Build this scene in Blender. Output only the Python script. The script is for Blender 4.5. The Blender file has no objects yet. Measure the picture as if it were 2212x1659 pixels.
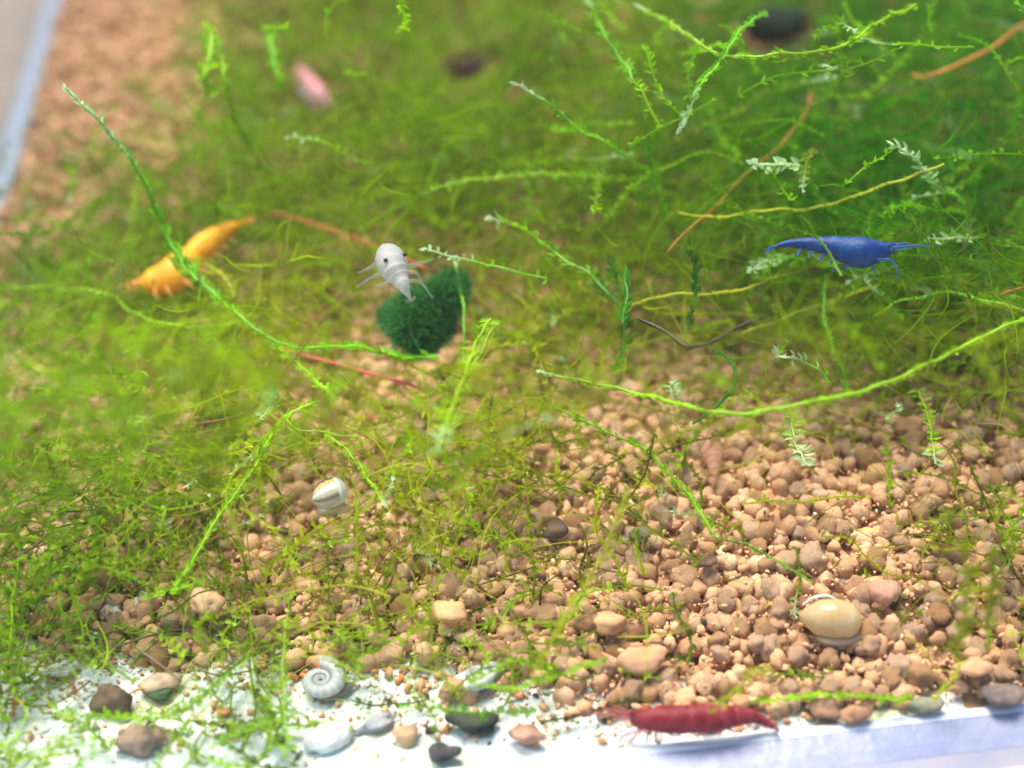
import bpy, math, random
import numpy as np
from mathutils import Vector, Matrix, noise

random.seed(7); rng = np.random.default_rng(7)
S = bpy.context.scene
COL = S.collection
R = math.radians

# ------------------------------------------------------------------ camera (1 unit = 1 cm)
PITCH, YAW, CAMH = 38.0, 5.5, 10.4
FPX = 3325.0                                   # focal length in units of a 2212 px wide frame
th, ps = R(PITCH), R(YAW)
CP = np.array([0.0, 0.0, CAMH])
CF = np.array([math.sin(ps)*math.cos(th), math.cos(ps)*math.cos(th), -math.sin(th)])
CR = np.array([math.cos(ps), -math.sin(ps), 0.0])
CU = np.cross(CR, CF)
rl = R(2.1); CR, CU = CR*math.cos(rl)-CU*math.sin(rl), CU*math.cos(rl)+CR*math.sin(rl)
def V(u, v, z):
    """world point at height z that stands on the sight line (u, v) of the 2212 x 1659 frame"""
    d = CF + CR*(u-1106)/FPX - CU*(v-829.5)/FPX
    return CP + d*((z-CAMH)/d[2])
def proj(P):
    P = np.asarray(P) - CP
    w = P @ CF
    return np.stack([1106 + FPX*(P @ CR)/w, 829.5 - FPX*(P @ CU)/w, w], -1)

cam = bpy.data.cameras.new('camera'); co = bpy.data.objects.new('camera', cam); COL.objects.link(co)
M = Matrix(((CR[0], CU[0], -CF[0], CP[0]), (CR[1], CU[1], -CF[1], CP[1]), (CR[2], CU[2], -CF[2], CP[2]), (0, 0, 0, 1)))
co.matrix_world = M
cam.sensor_width = 36; cam.lens = 36*FPX/2212
cam.clip_start = 0.1; cam.clip_end = 2000
cam.dof.use_dof = True; cam.dof.focus_distance = 14.0; cam.dof.aperture_fstop = 0.130
S.camera = co

# ------------------------------------------------------------------ light
SUN_EL, SUN_AZ = 68.0, -14.0                   # from behind the tank, a little to the left
w = bpy.data.worlds.new("World"); S.world = w; w.use_nodes = True
nt = w.node_tree; bg = nt.nodes['Background']
sky = nt.nodes.new('ShaderNodeTexSky'); sky.sky_type = 'NISHITA'; sky.sun_disc = False
sky.sun_elevation = R(SUN_EL); sky.sun_rotation = R(SUN_AZ)
nt.links.new(sky.outputs[0], bg.inputs[0]); bg.inputs[1].default_value = 0.13
sl = bpy.data.lights.new('sun', 'SUN'); sl.energy = 4.9; sl.angle = R(30.0); sl.color = (1, 0.90, 0.74)
so = bpy.data.objects.new('sun', sl); COL.objects.link(so)
# added unseen spot that brightens the front left corner in place of glare
ll = bpy.data.lights.new('added_corner_spot', 'SPOT'); ll.energy = 13000; ll.spot_size = R(48); ll.spot_blend = 1.0
ll.shadow_soft_size = 2.0; ll.color = (.93, 1, .98)
lo = bpy.data.objects.new('added_corner_spot', ll); COL.objects.link(lo)
lo.location = (-9.5, 9.0, 15.0)
lo.rotation_euler = (lo.location-Vector(V(-60, 1500, 0))).to_track_quat('Z', 'Y').to_euler()
az, el = R(SUN_AZ), R(SUN_EL)
sd = Vector((math.sin(az)*math.cos(el), math.cos(az)*math.cos(el), math.sin(el)))
so.rotation_euler = sd.to_track_quat('Z', 'Y').to_euler()
S.view_settings.view_transform = 'Standard'; S.view_settings.look = 'None'
S.view_settings.exposure = 0.60; S.view_settings.gamma = 1

# ------------------------------------------------------------------ materials
def mat(name, color=(.5, .5, .5), rough=.6, attr=None, transl=0.0, transp=0.0, bump=0.0, bscale=20, spec=.5,
        var=None, vscale=5, mottle=None, coat=0.0):
    m = bpy.data.materials.new(name); m.use_nodes = True
    n, l = m.node_tree.nodes, m.node_tree.links
    b = n['Principled BSDF']; out = n['Material Output']
    b.inputs['Roughness'].default_value = rough
    b.inputs['Specular IOR Level'].default_value = spec
    b.inputs['Coat Weight'].default_value = coat
    tc = n.new('ShaderNodeTexCoord')
    if attr:
        a = n.new('ShaderNodeAttribute'); a.attribute_name = attr; csock = a.outputs['Color']
    else:
        rgb = n.new('ShaderNodeRGB'); rgb.outputs[0].default_value = (*color, 1); csock = rgb.outputs[0]
    if var:                                     # mottling between the colour and a second one
        no = n.new('ShaderNodeTexNoise'); no.inputs['Scale'].default_value = vscale
        no.inputs['Detail'].default_value = 5; no.inputs['Roughness'].default_value = .65
        l.new(tc.outputs['Object'], no.inputs['Vector'])
        cr = n.new('ShaderNodeMapRange'); cr.inputs[1].default_value = .42; cr.inputs[2].default_value = .62
        l.new(no.outputs[0], cr.inputs[0])
        mx = n.new('ShaderNodeMix'); mx.data_type = 'RGBA'
        l.new(cr.outputs[0], mx.inputs[0]); l.new(csock, mx.inputs[6]); mx.inputs[7].default_value = (*var, 1)
        if mottle is not None:
            mu = n.new('ShaderNodeMath'); mu.operation = 'MULTIPLY'; mu.inputs[1].default_value = mottle
            l.new(cr.outputs[0], mu.inputs[0]); l.new(mu.outputs[0], mx.inputs[0])
        csock = mx.outputs[2]
    l.new(csock, b.inputs['Base Color'])
    bn = None
    if bump:
        no = n.new('ShaderNodeTexNoise'); no.inputs['Scale'].default_value = bscale
        no.inputs['Detail'].default_value = 6; no.inputs['Roughness'].default_value = .7
        l.new(tc.outputs['Object'], no.inputs['Vector'])
        bn = n.new('ShaderNodeBump'); bn.inputs['Strength'].default_value = 1; bn.inputs['Distance'].default_value = bump
        l.new(no.outputs[0], bn.inputs['Height']); l.new(bn.outputs[0], b.inputs['Normal'])
    sh = b.outputs[0]
    if transl:
        t = n.new('ShaderNodeBsdfTranslucent'); l.new(csock, t.inputs[0])
        mix = n.new('ShaderNodeMixShader'); mix.inputs[0].default_value = transl
        l.new(sh, mix.inputs[1]); l.new(t.outputs[0], mix.inputs[2]); sh = mix.outputs[0]
    if transp:
        t = n.new('ShaderNodeBsdfTransparent')
        mix = n.new('ShaderNodeMixShader'); mix.inputs[0].default_value = transp
        l.new(sh, mix.inputs[1]); l.new(t.outputs[0], mix.inputs[2]); sh = mix.outputs[0]
    l.new(sh, out.inputs[0])
    return m

MLEAF = mat('moss_leaf', attr='tint', rough=.45, transl=.5, transp=.18, spec=.18)
MSTEM = mat('moss_stem', attr='tint', rough=.4, transl=.25, spec=.5)
MPEB = mat('clay_pebble', attr='tint', rough=.85, bump=.035, bscale=11, var=(.58, .33, .17), vscale=7, mottle=.45, spec=.1)
MPEB1 = mat('clay_pebble_single', (.71, .43, .24), rough=.9, bump=.05, bscale=2.6, var=(.63, .37, .20), vscale=1.6, mottle=.5, spec=.1)

# per-object tint for the single pebbles
def pebble_material():
    m = MPEB1; n, l = m.node_tree.nodes, m.node_tree.links
    oi = n.new('ShaderNodeObjectInfo'); hs = n.new('ShaderNodeHueSaturation')
    mr = n.new('ShaderNodeMapRange'); mr.inputs[3].default_value = .95; mr.inputs[4].default_value = 1.25
    l.new(oi.outputs['Random'], mr.inputs[0]); l.new(mr.outputs[0], hs.inputs['Value'])
    mr2 = n.new('ShaderNodeMapRange'); mr2.inputs[3].default_value = 1.12; mr2.inputs[4].default_value = .82
    l.new(oi.outputs['Random'], mr2.inputs[0]); l.new(mr2.outputs[0], hs.inputs['Saturation'])
    b = n['Principled BSDF']; src = b.inputs['Base Color'].links[0].from_socket
    l.new(src, hs.inputs['Color']); l.new(hs.outputs[0], b.inputs['Base Color'])
pebble_material()

# ------------------------------------------------------------------ object helpers
def link(name, me, parent=None):
    o = bpy.data.objects.new(name, me); COL.objects.link(o)
    if parent: o.parent = parent; o.matrix_parent_inverse = parent.matrix_world.inverted()
    return o
def empty(name, label, cat, loc=(0, 0, 0), group=None):
    o = bpy.data.objects.new(name, None); COL.objects.link(o); o.location = Vector(loc)
    o.empty_display_size = .1
    o['label'] = label; o['category'] = cat
    if group: o['group'] = group
    return o
def tag(o, label=None, cat=None, group=None, kind=None):
    for k, v in (('label', label), ('category', cat), ('group', group), ('kind', kind)):
        if v: o[k] = v
    return o
def mesh_np(name, verts, faces, material, tint=None, smooth=True, origin=None):
    """verts (n,3), faces = list of int arrays (m,3)/(m,4), or one array"""
    if isinstance(faces, np.ndarray): faces = [faces]
    verts = np.asarray(verts, dtype=np.float32)
    if origin is not None: verts = verts - np.asarray(origin, dtype=np.float32)
    me = bpy.data.meshes.new(name)
    me.vertices.add(len(verts)); me.vertices.foreach_set('co', verts.ravel())
    tot = sum(f.size for f in faces); cnt = sum(len(f) for f in faces)
    me.loops.add(tot); me.loops.foreach_set('vertex_index', np.concatenate([f.ravel() for f in faces]).astype(np.int32))
    me.polygons.add(cnt)
    sizes = np.concatenate([np.full(len(f), f.shape[1]) for f in faces])
    st = np.concatenate([[0], np.cumsum(sizes)[:-1]])
    me.polygons.foreach_set('loop_start', st.astype(np.int32))
    me.polygons.foreach_set('use_smooth', np.full(cnt, smooth))
    me.materials.append(material)
    if tint is not None:
        at = me.attributes.new('tint', 'FLOAT_COLOR', 'POINT')
        c = np.ones((len(verts), 4), dtype=np.float32); c[:, :3] = np.clip(tint, 0, 1)
        at.data.foreach_set('color', c.ravel())
    me.update(); me.validate()
    return me
class Acc:
    """collects verts / tris / tints of one mesh"""
    def __init__(s): s.v = []; s.f = []; s.c = []; s.n = 0
    def add(s, v, f, c):
        v = np.asarray(v, float); f = np.asarray(f, int)
        if f.shape[1] == 4: f = np.concatenate([f[:, [0, 1, 2]], f[:, [0, 2, 3]]])
        s.v.append(v); s.f.append(f + s.n); s.n += len(v)
        s.c.append(np.broadcast_to(np.asarray(c, float), (len(v), 3)))
    def build(s, name, material, parent=None, origin=None, smooth=True):
        if origin is None and parent is not None: origin = tuple(parent.location)
        me = mesh_np(name, np.concatenate(s.v), np.concatenate(s.f), material, np.concatenate(s.c), smooth, origin)
        o = bpy.data.objects.new(name, me); COL.objects.link(o)
        if parent is not None: o.parent = parent
        elif origin is not None: o.location = origin
        return o

def spline(pts, step):
    pts = np.asarray(pts, float)
    P = np.vstack([2*pts[0]-pts[1], pts, 2*pts[-1]-pts[-2]])
    out = []
    for i in range(1, len(P)-2):
        p0, p1, p2, p3 = P[i-1:i+3]
        n = max(2, int(np.linalg.norm(p2-p1)/step))
        t = np.linspace(0, 1, n, endpoint=False)[:, None]
        out.append(.5*((2*p1)+(-p0+p2)*t+(2*p0-5*p1+4*p2-p3)*t**2+(-p0+3*p1-3*p2+p3)*t**3))
    out.append(P[-2][None])
    return np.vstack(out)
def frames(C):
    T = np.gradient(C, axis=0); T /= np.linalg.norm(T, axis=1)[:, None]+1e-9
    up = np.array([0, 0, 1.0])
    Sd = np.cross(T, up); ln = np.linalg.norm(Sd, axis=1)[:, None]
    Sd = np.where(ln > .05, Sd/(ln+1e-9), np.array([1.0, 0, 0]))
    N = np.cross(Sd, T)
    return T, Sd, N
def tube(acc, C, rad, col, k=5, squash=1.0):
    n = len(C); T, Sd, N = frames(C)
    rad = np.broadcast_to(rad, n)
    a = np.linspace(0, 2*math.pi, k, endpoint=False)
    ring = C[:, None]+rad[:, None, None]*(np.cos(a)[None, :, None]*Sd[:, None]+squash*np.sin(a)[None, :, None]*N[:, None])
    v = ring.reshape(-1, 3)
    i = np.arange(n-1)[:, None]*k; j = np.arange(k)[None]; j2 = (j+1) % k
    f = np.stack([i+j, i+j2, i+k+j2, i+k+j], -1).reshape(-1, 4)
    col = np.asarray(col, float)
    if col.ndim == 2: col = np.repeat(col, k, axis=0)
    acc.add(v, f, col)
def leaves(acc, base, d, side, ln, wd, col, cup=.25):
    """many leaf blades at once: base (n,3), d unit direction (n,3), side unit (n,3)"""
    n = len(base); nrm = np.cross(d, side)
    ln = np.broadcast_to(ln, n)[:, None]; wd = np.broadcast_to(wd, n)[:, None]
    b = base; m1 = base+d*ln*.45+side*wd*.5+nrm*wd*cup; m2 = base+d*ln*.45-side*wd*.5+nrm*wd*cup
    q1 = base+d*ln*.8+side*wd*.3+nrm*wd*cup*.4; q2 = base+d*ln*.8-side*wd*.3+nrm*wd*cup*.4
    mid = base+d*ln*.5; tip = base+d*ln-nrm*wd*cup*.6
    v = np.stack([b, m1, q1, tip, q2, m2, mid], 1).reshape(-1, 3)
    o = np.arange(n)[:, None, None]*7
    f = (np.array([[0, 1, 6], [1, 2, 6], [2, 3, 6], [3, 4, 6], [4, 5, 6], [5, 0, 6]])[None]+o).reshape(-1, 3)
    col = np.broadcast_to(col, (n, 3))
    acc.add(v, f, np.repeat(col, 7, axis=0))

def nrm(a): return a/(np.linalg.norm(a, axis=-1, keepdims=True)+1e-9)

GREEN = np.array([.15, .42, .006]); DARK = np.array([.03, .15, .008]); OLIVE = np.array([.38, .44, .012])
LIME = np.array([.27, .53, .005]); FROST = np.array([.55, .76, .46]); DEEP = np.array([.03, .20, .02])

def strand_geo(stem, leaf, C, style, col, r0=.014, L=.11, W=.05, frost=0.0, rs=None, sides=5, tipcol=FROST, dens=1.0):
    """C dense curve from its growing tip (index 0) to its foot"""
    rs = rs or rng
    n = len(C); T, Sd, N = frames(C)
    t = np.linspace(0, 1, n)
    col = np.asarray(col, float)
    if col.ndim == 2: col = col[(np.linspace(0, 1, n)*(len(col)-1)).astype(int)]
    base = col if col.ndim == 2 else np.repeat(col[None], n, 0)
    pv_ = rs.uniform(0, 50); base = base*np.array([[.62+.85*(noise.noise(Vector((q_[0]*2.2+pv_, q_[1]*2.2, q_[2]*2)))*.5+.5)] for q_ in C])
    fz = np.clip(1-t/max(frost, 1e-6), 0, 1)[:, None]**.7 if frost > 0 else np.zeros((n, 1))
    cc = base*(1-fz)+tipcol*fz
    tube(stem, C, r0*(.55+.45*np.minimum(1, t*4)), cc*np.array([1.1, 1.0, .9]), k=sides)
    if style == 'bare': return
    sp = {'scale': .035, 'pinnate': .075, 'dense': .045, 'sparse': .11}[style]/dens
    seg = np.linalg.norm(np.diff(C, axis=0), axis=1).sum()
    m = max(3, int(seg/sp))
    idx = np.clip((np.linspace(0, 1, m)*(n-1)).astype(int), 0, n-1)
    for s in (-1, 1):
        ii = np.clip(idx+rs.integers(0, 2, m), 0, n-1)
        ang = {'scale': .45, 'pinnate': 1.25, 'dense': .85, 'sparse': .95}[style]
        a = ang+rs.normal(0, .17, m); a = np.where(t[ii] < .04, a*.4, a)
        roll = rs.normal(0, .55, m)
        side = Sd[ii]*np.cos(roll)[:, None]*s+N[ii]*(np.sin(roll)[:, None]+.25)
        side = nrm(side)
        d = nrm(-T[ii]*np.cos(a)[:, None]+side*np.sin(a)[:, None])
        sv = nrm(np.cross(d, np.cross(-T[ii], side)))+rs.normal(0, .3, (m, 3))
        sv = nrm(sv-d*(sv*d).sum(1)[:, None])
        ln = L*rs.uniform(.65, 1.2, m)*np.where(t[ii] < .12, .9, 1)
        lc = cc[ii]*rs.uniform(.7, 1.35, (m, 1))*np.array([1, 1, 1])
        ln = ln*np.where(rs.random(m) < .12, .4, 1)
        leaves(leaf, C[ii], d, sv, ln, W*rs.uniform(.75, 1.25, m), lc)

# ------------------------------------------------------------------ the setting
YF = V(2212, 1525, 0)[1]                       # inner line of the front rim
XL = float(np.mean([V(120, 20, .4)[0], V(0, 330, .4)[0]]))
def edge_u(u):                                 # where (v) the gravel thins out to the bare floor
    return np.interp(u, [-400, 0, 300, 700, 1000, 1300, 1700, 2212, 2600], [1400, 1405, 1415, 1430, 1460, 1515, 1560, 1580, 1590])+16*np.sin(u*.021)+11*np.sin(u*.057+1)+7*np.sin(u*.13+2)
def bed_h(x, y):
    P = np.stack([x, y, np.zeros_like(x)], -1); q = proj(P)
    d = (edge_u(q[..., 0])-q[..., 1])          # px above the edge
    return np.clip(.03+d/420*.42, .0, .45)+.05*np.sin(x*1.7+1)*np.clip(d/300, 0, 1)*np.cos(y*1.3)

def box(name, x0, x1, y0, y1, z0, z1, m, parent=None, bevel=0.0):
    v = [(x, y, z) for z in (z0, z1) for y in (y0, y1) for x in (x0, x1)]
    f = [(0, 2, 3, 1), (4, 5, 7, 6), (0, 1, 5, 4), (2, 6, 7, 3), (0, 4, 6, 2), (1, 3, 7, 5)]
    c = Vector(((x0+x1)/2, (y0+y1)/2, (z0+z1)/2))
    me = bpy.data.meshes.new(name); me.from_pydata([Vector(q)-c for q in v], [], f); me.materials.append(m)
    o = bpy.data.objects.new(name, me); COL.objects.link(o); o.location = c
    if parent: o.parent = parent; o.location = c-parent.location
    if bevel:
        b = o.modifiers.new('bevel', 'BEVEL'); b.width = bevel; b.segments = 3
        for p in me.polygons: p.use_smooth = True
    return o

MTABLE = mat('table_surface', (.42, .34, .25), rough=.6, var=(.34, .29, .23), vscale=.6, bump=.02, bscale=6)
o = box('table_top', -60, 60, -20, 90, -2.6, -1.0, MTABLE); tag(o, kind='structure')
MFLOOR = mat('tank_floor', (.68, .76, .80), rough=.45, var=(.60, .66, .42), vscale=1.1, bump=.01, bscale=9)  # whitish floor, made paler in colour to stand in for glare
FX1 = 14
o = box('tank_floor', XL, FX1, YF, 34, -.5, 0.0, MFLOOR); tag(o, kind='structure')

# bed of fine soil under the pebbles
MBED = mat('soil_bed', (.60, .37, .20), rough=.95, var=(.60, .38, .20), vscale=6, bump=.06, bscale=14)
nx, ny = 150, 190
X, Y = np.meshgrid(np.linspace(XL+.02, FX1, nx), np.linspace(YF+.02, 33, ny))
H = bed_h(X, Y)
q = proj(np.stack([X, Y, H*0], -1)); dd = edge_u(q[..., 0])-q[..., 1]
Z = np.where(dd < 20, -.12, H-.09)+rng.normal(0, .012, X.shape)
vv = np.stack([X, Y, Z], -1).reshape(-1, 3)
i = np.arange(ny-1)[:, None]*nx+np.arange(nx-1)[None]
ff = np.stack([i, i+1, i+nx+1, i+nx], -1).reshape(-1, 4)
o = link('soil_bed', mesh_np('soil_bed', vv, ff, MBED)); tag(o, kind='structure')

# ------------------------------------------------------------------ tank walls
MGLASS = mat('wall_glass', (.30, .42, .58), rough=.08, transp=.62, spec=.6)
MSIL = mat('silicone', (.50, .60, .72), rough=.3, transl=.3)
MRIMW = mat('rim_white', (.66, .72, .78), rough=.25, var=(.56, .64, .74), vscale=1.5)
MRIMB = mat('rim_blue', (.24, .28, .46), rough=.22, var=(.33, .36, .50), vscale=1.2, bump=.01, bscale=5)
MRIMP = mat('rim_lavender', (.34, .36, .48), rough=.2, var=(.44, .40, .42), vscale=2.5, mottle=.6)  # lavender mottle puts a reflection of the gravel into the rim colour
lw = empty('side_wall', 'bluish glass side wall of the tank in the top left corner', 'glass wall', (XL-.2, 20, 0))
box('pane', XL-.42, XL-.02, YF, 34, -.5, 7, MGLASS, lw)
acc = Acc(); yy = np.linspace(YF, 33.9, 60)
tube(acc, np.stack([np.full(60, XL+.02)+rng.normal(0, .012, 60), yy, np.full(60, .30)+rng.normal(0, .02, 60)], -1), .17, (.5, .6, .72), k=8)
s_ = acc.build('silicone_seam', MSIL, lw)
fr = empty('front_rim', 'white and pale blue front rim of the tank in the lower right corner', 'tank rim', (0, YF, 0))
def strip(name, prof, m, parent):
    """profile (y offset from YF, z) swept along the rim"""
    xs = np.linspace(XL-.5, FX1, 90)
    pr = np.array(prof); k = len(pr)
    v = np.stack([np.repeat(xs, k), YF+np.tile(pr[:, 0], len(xs)), np.tile(pr[:, 1], len(xs))], -1)
    i = np.arange(len(xs)-1)[:, None]*k+np.arange(k)[None]; i2 = np.arange(len(xs)-1)[:, None]*k+(np.arange(k)[None]+1) % k
    f = np.stack([i, i2, i2+k, i+k], -1).reshape(-1, 4)
    me = mesh_np(name, v, f, m, smooth=False, origin=tuple(parent.location))
    o = bpy.data.objects.new(name, me); COL.objects.link(o); o.parent = parent
    return o
strip('rim_ledge', [(0, -.5), (0, .05), (-.02, .07), (-.07, .07), (-.10, .06), (-.10, -.5)], MRIMW, fr)
strip('rim_slope', [(-.102, -.5), (-.102, .055), (-.28, .02), (-.40, -.01), (-.40, -.5)], MRIMB, fr)
strip('rim_foot', [(-.402, -.5), (-.402, -.012), (-.56, -.06), (-.62, -.07), (-.62, -.5)], MRIMP, fr)
strip('outer_lip', [(-.622, -.5), (-.622, .02), (-.65, .04), (-.76, .04), (-.79, .02), (-.79, -.5)], MRIMW, fr)
strip('outer_face', [(-.792, -.9), (-.792, -.02), (-2.2, -.12), (-2.2, -.9)], MRIMW, fr)

# ------------------------------------------------------------------ pebbles
import bmesh
def ico(sub, seed, rough=.16, fine=.05):
    bm = bmesh.new(); bmesh.ops.create_icosphere(bm, subdivisions=sub, radius=.5)
    sd_ = Vector((seed*7.3, seed*3.1, seed*5.7))
    for v in bm.verts:
        p = v.co.copy()
        k = 1+rough*2*noise.noise(p*1.8+sd_)+fine*2*noise.noise(p*6+sd_)
        v.co = p*k
    bm.normal_update()
    V_ = np.array([v.co[:] for v in bm.verts]); F_ = np.array([[v.index for v in f.verts] for f in bm.faces])
    bm.free(); return V_, F_
VAR2 = [ico(3, k, .26, .16) for k in range(8)]
VARI = [ico(2, k, .30, .14) for k in range(10)]
VAR1 = [ico(1, k, .2, .05) for k in range(8)]
def rotm(r):
    a = r.normal(size=4); a /= np.linalg.norm(a); w_, x, y, z = a
    return np.array([[1-2*(y*y+z*z), 2*(x*y-z*w_), 2*(x*z+y*w_)], [2*(x*y+z*w_), 1-2*(x*x+z*z), 2*(y*z-x*w_)], [2*(x*z-y*w_), 2*(y*z+x*w_), 1-2*(x*x+y*y)]])
ring_p = []
SPX = .152
for layer, (dz, keep) in enumerate(((-.07, 1.0), (.035, .72))):
    y = YF+.1; row = 0
    while y < 32:
        sp = SPX*(1 if y < 24 else 1.15)
        x = XL+.22+(row % 2)*sp/2+layer*.09
        while x < FX1-.1:
            xx, yy_ = x+rng.normal(0, .04), y+rng.normal(0, .04)
            if rng.random() < keep: ring_p.append((xx, yy_, dz))
            x += sp
        y += sp*.86; row += 1
ring_p = np.array(ring_p)
hh = bed_h(ring_p[:, 0], ring_p[:, 1])
qq = proj(np.stack([ring_p[:, 0], ring_p[:, 1], hh], -1))
marg = 130
ok = (qq[:, 0] > -marg*3) & (qq[:, 0] < 2212+marg*3) & (qq[:, 1] > -marg*2.5)
d_edge = edge_u(qq[:, 0])-qq[:, 1]
ok &= (rng.random(len(qq)) < np.clip(.03+d_edge/150+.30, 0.02, 1)) | (d_edge > 120)
ok &= ~((d_edge < -20) & (rng.random(len(qq)) < .965)) 
ok &= ring_p[:, 1] > YF+.16
ring_p, hh, qq = ring_p[ok], hh[ok], qq[ok]
size = np.clip(rng.lognormal(math.log(.176), .16, len(ring_p)), .11, .25)
PZ = np.maximum(hh+ring_p[:, 2]+rng.normal(0, .022, len(hh)), size*.30)
PP = np.stack([ring_p[:, 0], ring_p[:, 1], PZ], -1)
pal = np.array([[.71, .43, .24], [.75, .46, .27], [.67, .39, .21], [.76, .50, .31], [.70, .45, .27], [.60, .35, .19]])
show = size/qq[:, 2]*FPX
inview = (qq[:, 0] > 5) & (qq[:, 0] < 2207) & (qq[:, 1] > 700) & (qq[:, 1] < 1600) & (ring_p[:, 2] > 0)
inview &= ~((qq[:, 0] < 1150) & (qq[:, 1] < 1080))
order = np.argsort(-np.where(inview, show, 0))
single = order[:298]
issingle = np.zeros(len(PP), bool); issingle[single] = True
PEBG = 'tan clay pebbles of the tank bed'
pme = []
for k, (v_, f_) in enumerate(VAR2):
    me = mesh_np('pebble', v_*6, f_, MPEB1); pme.append(me)       # modelled 6 units big, scaled down
for i in single:
    o = bpy.data.objects.new('pebble', pme[rng.integers(8)]); COL.objects.link(o)
    o.location = PP[i]; o.rotation_euler = rng.uniform(0, 6.28, 3)
    s = size[i]/6; o.scale = (s*rng.uniform(.9, 1.25), s*rng.uniform(.85, 1.1), s*rng.uniform(.75, 1))
    tag(o, 'small rounded tan clay pebble lying among its like on the tank bed', 'pebble', PEBG)
acc = Acc()
for i in np.where(~issingle)[0]:
    v_, f_ = (VARI if qq[i, 2] < 17.5 else VAR1)[rng.integers(8)]
    Mr = rotm(rng)
    sc = size[i]*np.array([rng.uniform(.9, 1.25), rng.uniform(.85, 1.1), rng.uniform(.75, 1)])
    c = pal[rng.integers(len(pal))]*rng.uniform(.85, 1.12)
    acc.add((v_*sc)@Mr.T+PP[i], f_, c)
tag(acc.build('gravel', MPEB, origin=(0, 0, 0)), kind='stuff', label='tan clay gravel that covers the tank floor under the moss', cat='gravel')

# fine crumbs between the pebbles
MCR = mat('soil_crumb', attr='tint', rough=.95, spec=.05)
acc = Acc(); cv, cf = ico(1, 3, .3, .1)
n = 0
MURK = [(700, 1040, 200, 50), (1230, 990, 90, 55), (820, 960, 160, 60), (140, 1080, 110, 70), (2080, 1150, 90, 30), (330, 1010, 120, 60), (900, 1120, 90, 40), (140, 750, 100, 60), (2050, 700, 100, 40)]
while n < 9500:
    u, v = rng.uniform(-60, 2270), rng.uniform(850, 1600)
    e = edge_u(u)-v
    if e > 40 and rng.random() < .25: continue
    if e < -30 and rng.random() < .80: continue
    p = V(u, v, .05); x, y = p[0], p[1]
    if y < YF+.08 or x < XL+.2: continue
    s = np.clip(rng.lognormal(math.log(.04), .45), .015, .12)
    z = (float(bed_h(np.array(x), np.array(y)))+rng.uniform(-.04, .10)) if e > 20 else s*.3
    c = pal[rng.integers(len(pal))]*rng.uniform(.8, 1.25)
    if rng.random() < .03: c = np.array([.62, .60, .55])
    if rng.random() < .08: c = np.array([.10, .08, .06])
    if e < 0 and rng.random() < .3: c = np.array([.66, .30, .14])
    acc.add((cv*s*np.array([1.2, 1, .6]))@rotm(rng).T+np.array([x, y, z]), cf, c); n += 1
n = 0
while n < 1700:                                # specks on the bare floor, the pale ones coloured to stand in for glare
    u, v = rng.uniform(-60, 1500), rng.uniform(1370, 1670)
    if rng.random() < (v-1500)/230: continue
    p = V(u, v, .02); x, y = p[0], p[1]
    if y < YF+.06 or x < XL+.2: continue
    s = np.clip(rng.lognormal(math.log(.024), .5), .010, .08)
    c = [np.array([.70, .68, .58]), np.array([.62, .48, .30]), np.array([.45, .56, .36]), np.array([.66, .36, .20]), np.array([.36, .34, .32])][rng.choice(5, p=[.50, .26, .14, .07, .03])]*rng.uniform(.8, 1.2)
    acc.add((cv*s*np.array([1.4, 1, .5]))@rotm(rng).T*np.array([1, 1, .5])+np.array([x, y, s*.15]), cf, np.clip(c, 0, .85)); n += 1
tag(acc.build('soil_crumbs', MCR, origin=(0, 0, 0)), kind='stuff', label='fine crumbs of tan soil scattered between the pebbles', cat='soil')

# ------------------------------------------------------------------ distinct stones
def stone(name, label, cat, u, v, wpx, hpx, z, color, var, seed, rough=.3, flat=.5, bump=.012, bs=14, spec=.3, group=None):
    v_, f_ = ico(3, seed, rough, .10)
    p = V(u, v, z); k = proj(p)[2]/FPX
    w_ = wpx*k; d_ = hpx*k
    w_ *= .88; d_ *= .88
    v_ = v_*(np.array([w_, d_*1.35, w_*.16]) if wpx > 2.6*hpx else np.array([w_, max(d_*1.1, w_*.55), max(d_*.8, w_*.35)]))
    a = rng.uniform(-.4, .4); ca, sa = math.cos(a), math.sin(a)
    v_ = v_@np.array([[ca, -sa, 0], [sa, ca, 0], [0, 0, 1]]).T
    m = mat(name+'_surface', color, rough=.8, var=var, vscale=9, bump=bump, bscale=bs, spec=spec)
    me = mesh_np(name, v_, f_, m); o = bpy.data.objects.new(name, me); COL.objects.link(o); o.location = p
    tag(o, label, cat, group); return o
stone('stone', 'dark greenish black stone behind the moss at the top right', 'stone', 1675, 58, 175, 95, .9, (.025, .05, .03), (.01, .02, .015), 11)
stone('stone', 'small dark brown stone under the moss near the top middle', 'stone', 1005, 140, 82, 46, .7, (.10, .05, .035), (.05, .035, .03), 12)
stone('pebble', 'round grey brown pebble below the middle among tan pebbles', 'pebble', 1200, 1145, 62, 55, .52, (.16, .10, .055), (.09, .07, .05), 13)
stone('pebble', 'small green coated pebble right of the grey brown pebble', 'pebble', 1382, 1157, 52, 40, .50, (.12, .16, .06), (.25, .2, .1), 14)
stone('pebble', 'dark brown crumb right below the green coated pebble', 'pebble', 1525, 1210, 60, 30, .47, (.10, .055, .035), (.2, .12, .07), 15)
stone('soil_chip', 'flat dark reddish brown chip lying on the tan pebbles above the red shrimp', 'chip', 1385, 1366, 72, 34, .42, (.20, .085, .04), (.10, .05, .03), 16)
stone('pebble', 'pinkish brown smooth pebble upper right of the yellow snail', 'pebble', 1912, 1277, 78, 58, .45, (.56, .27, .19), (.6, .34, .22), 17, rough=.12)
stone('pebble', 'dark grey pebble under the long bright strand at the right', 'pebble', 1860, 985, 60, 28, .55, (.12, .12, .10), (.2, .16, .1), 18)
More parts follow.
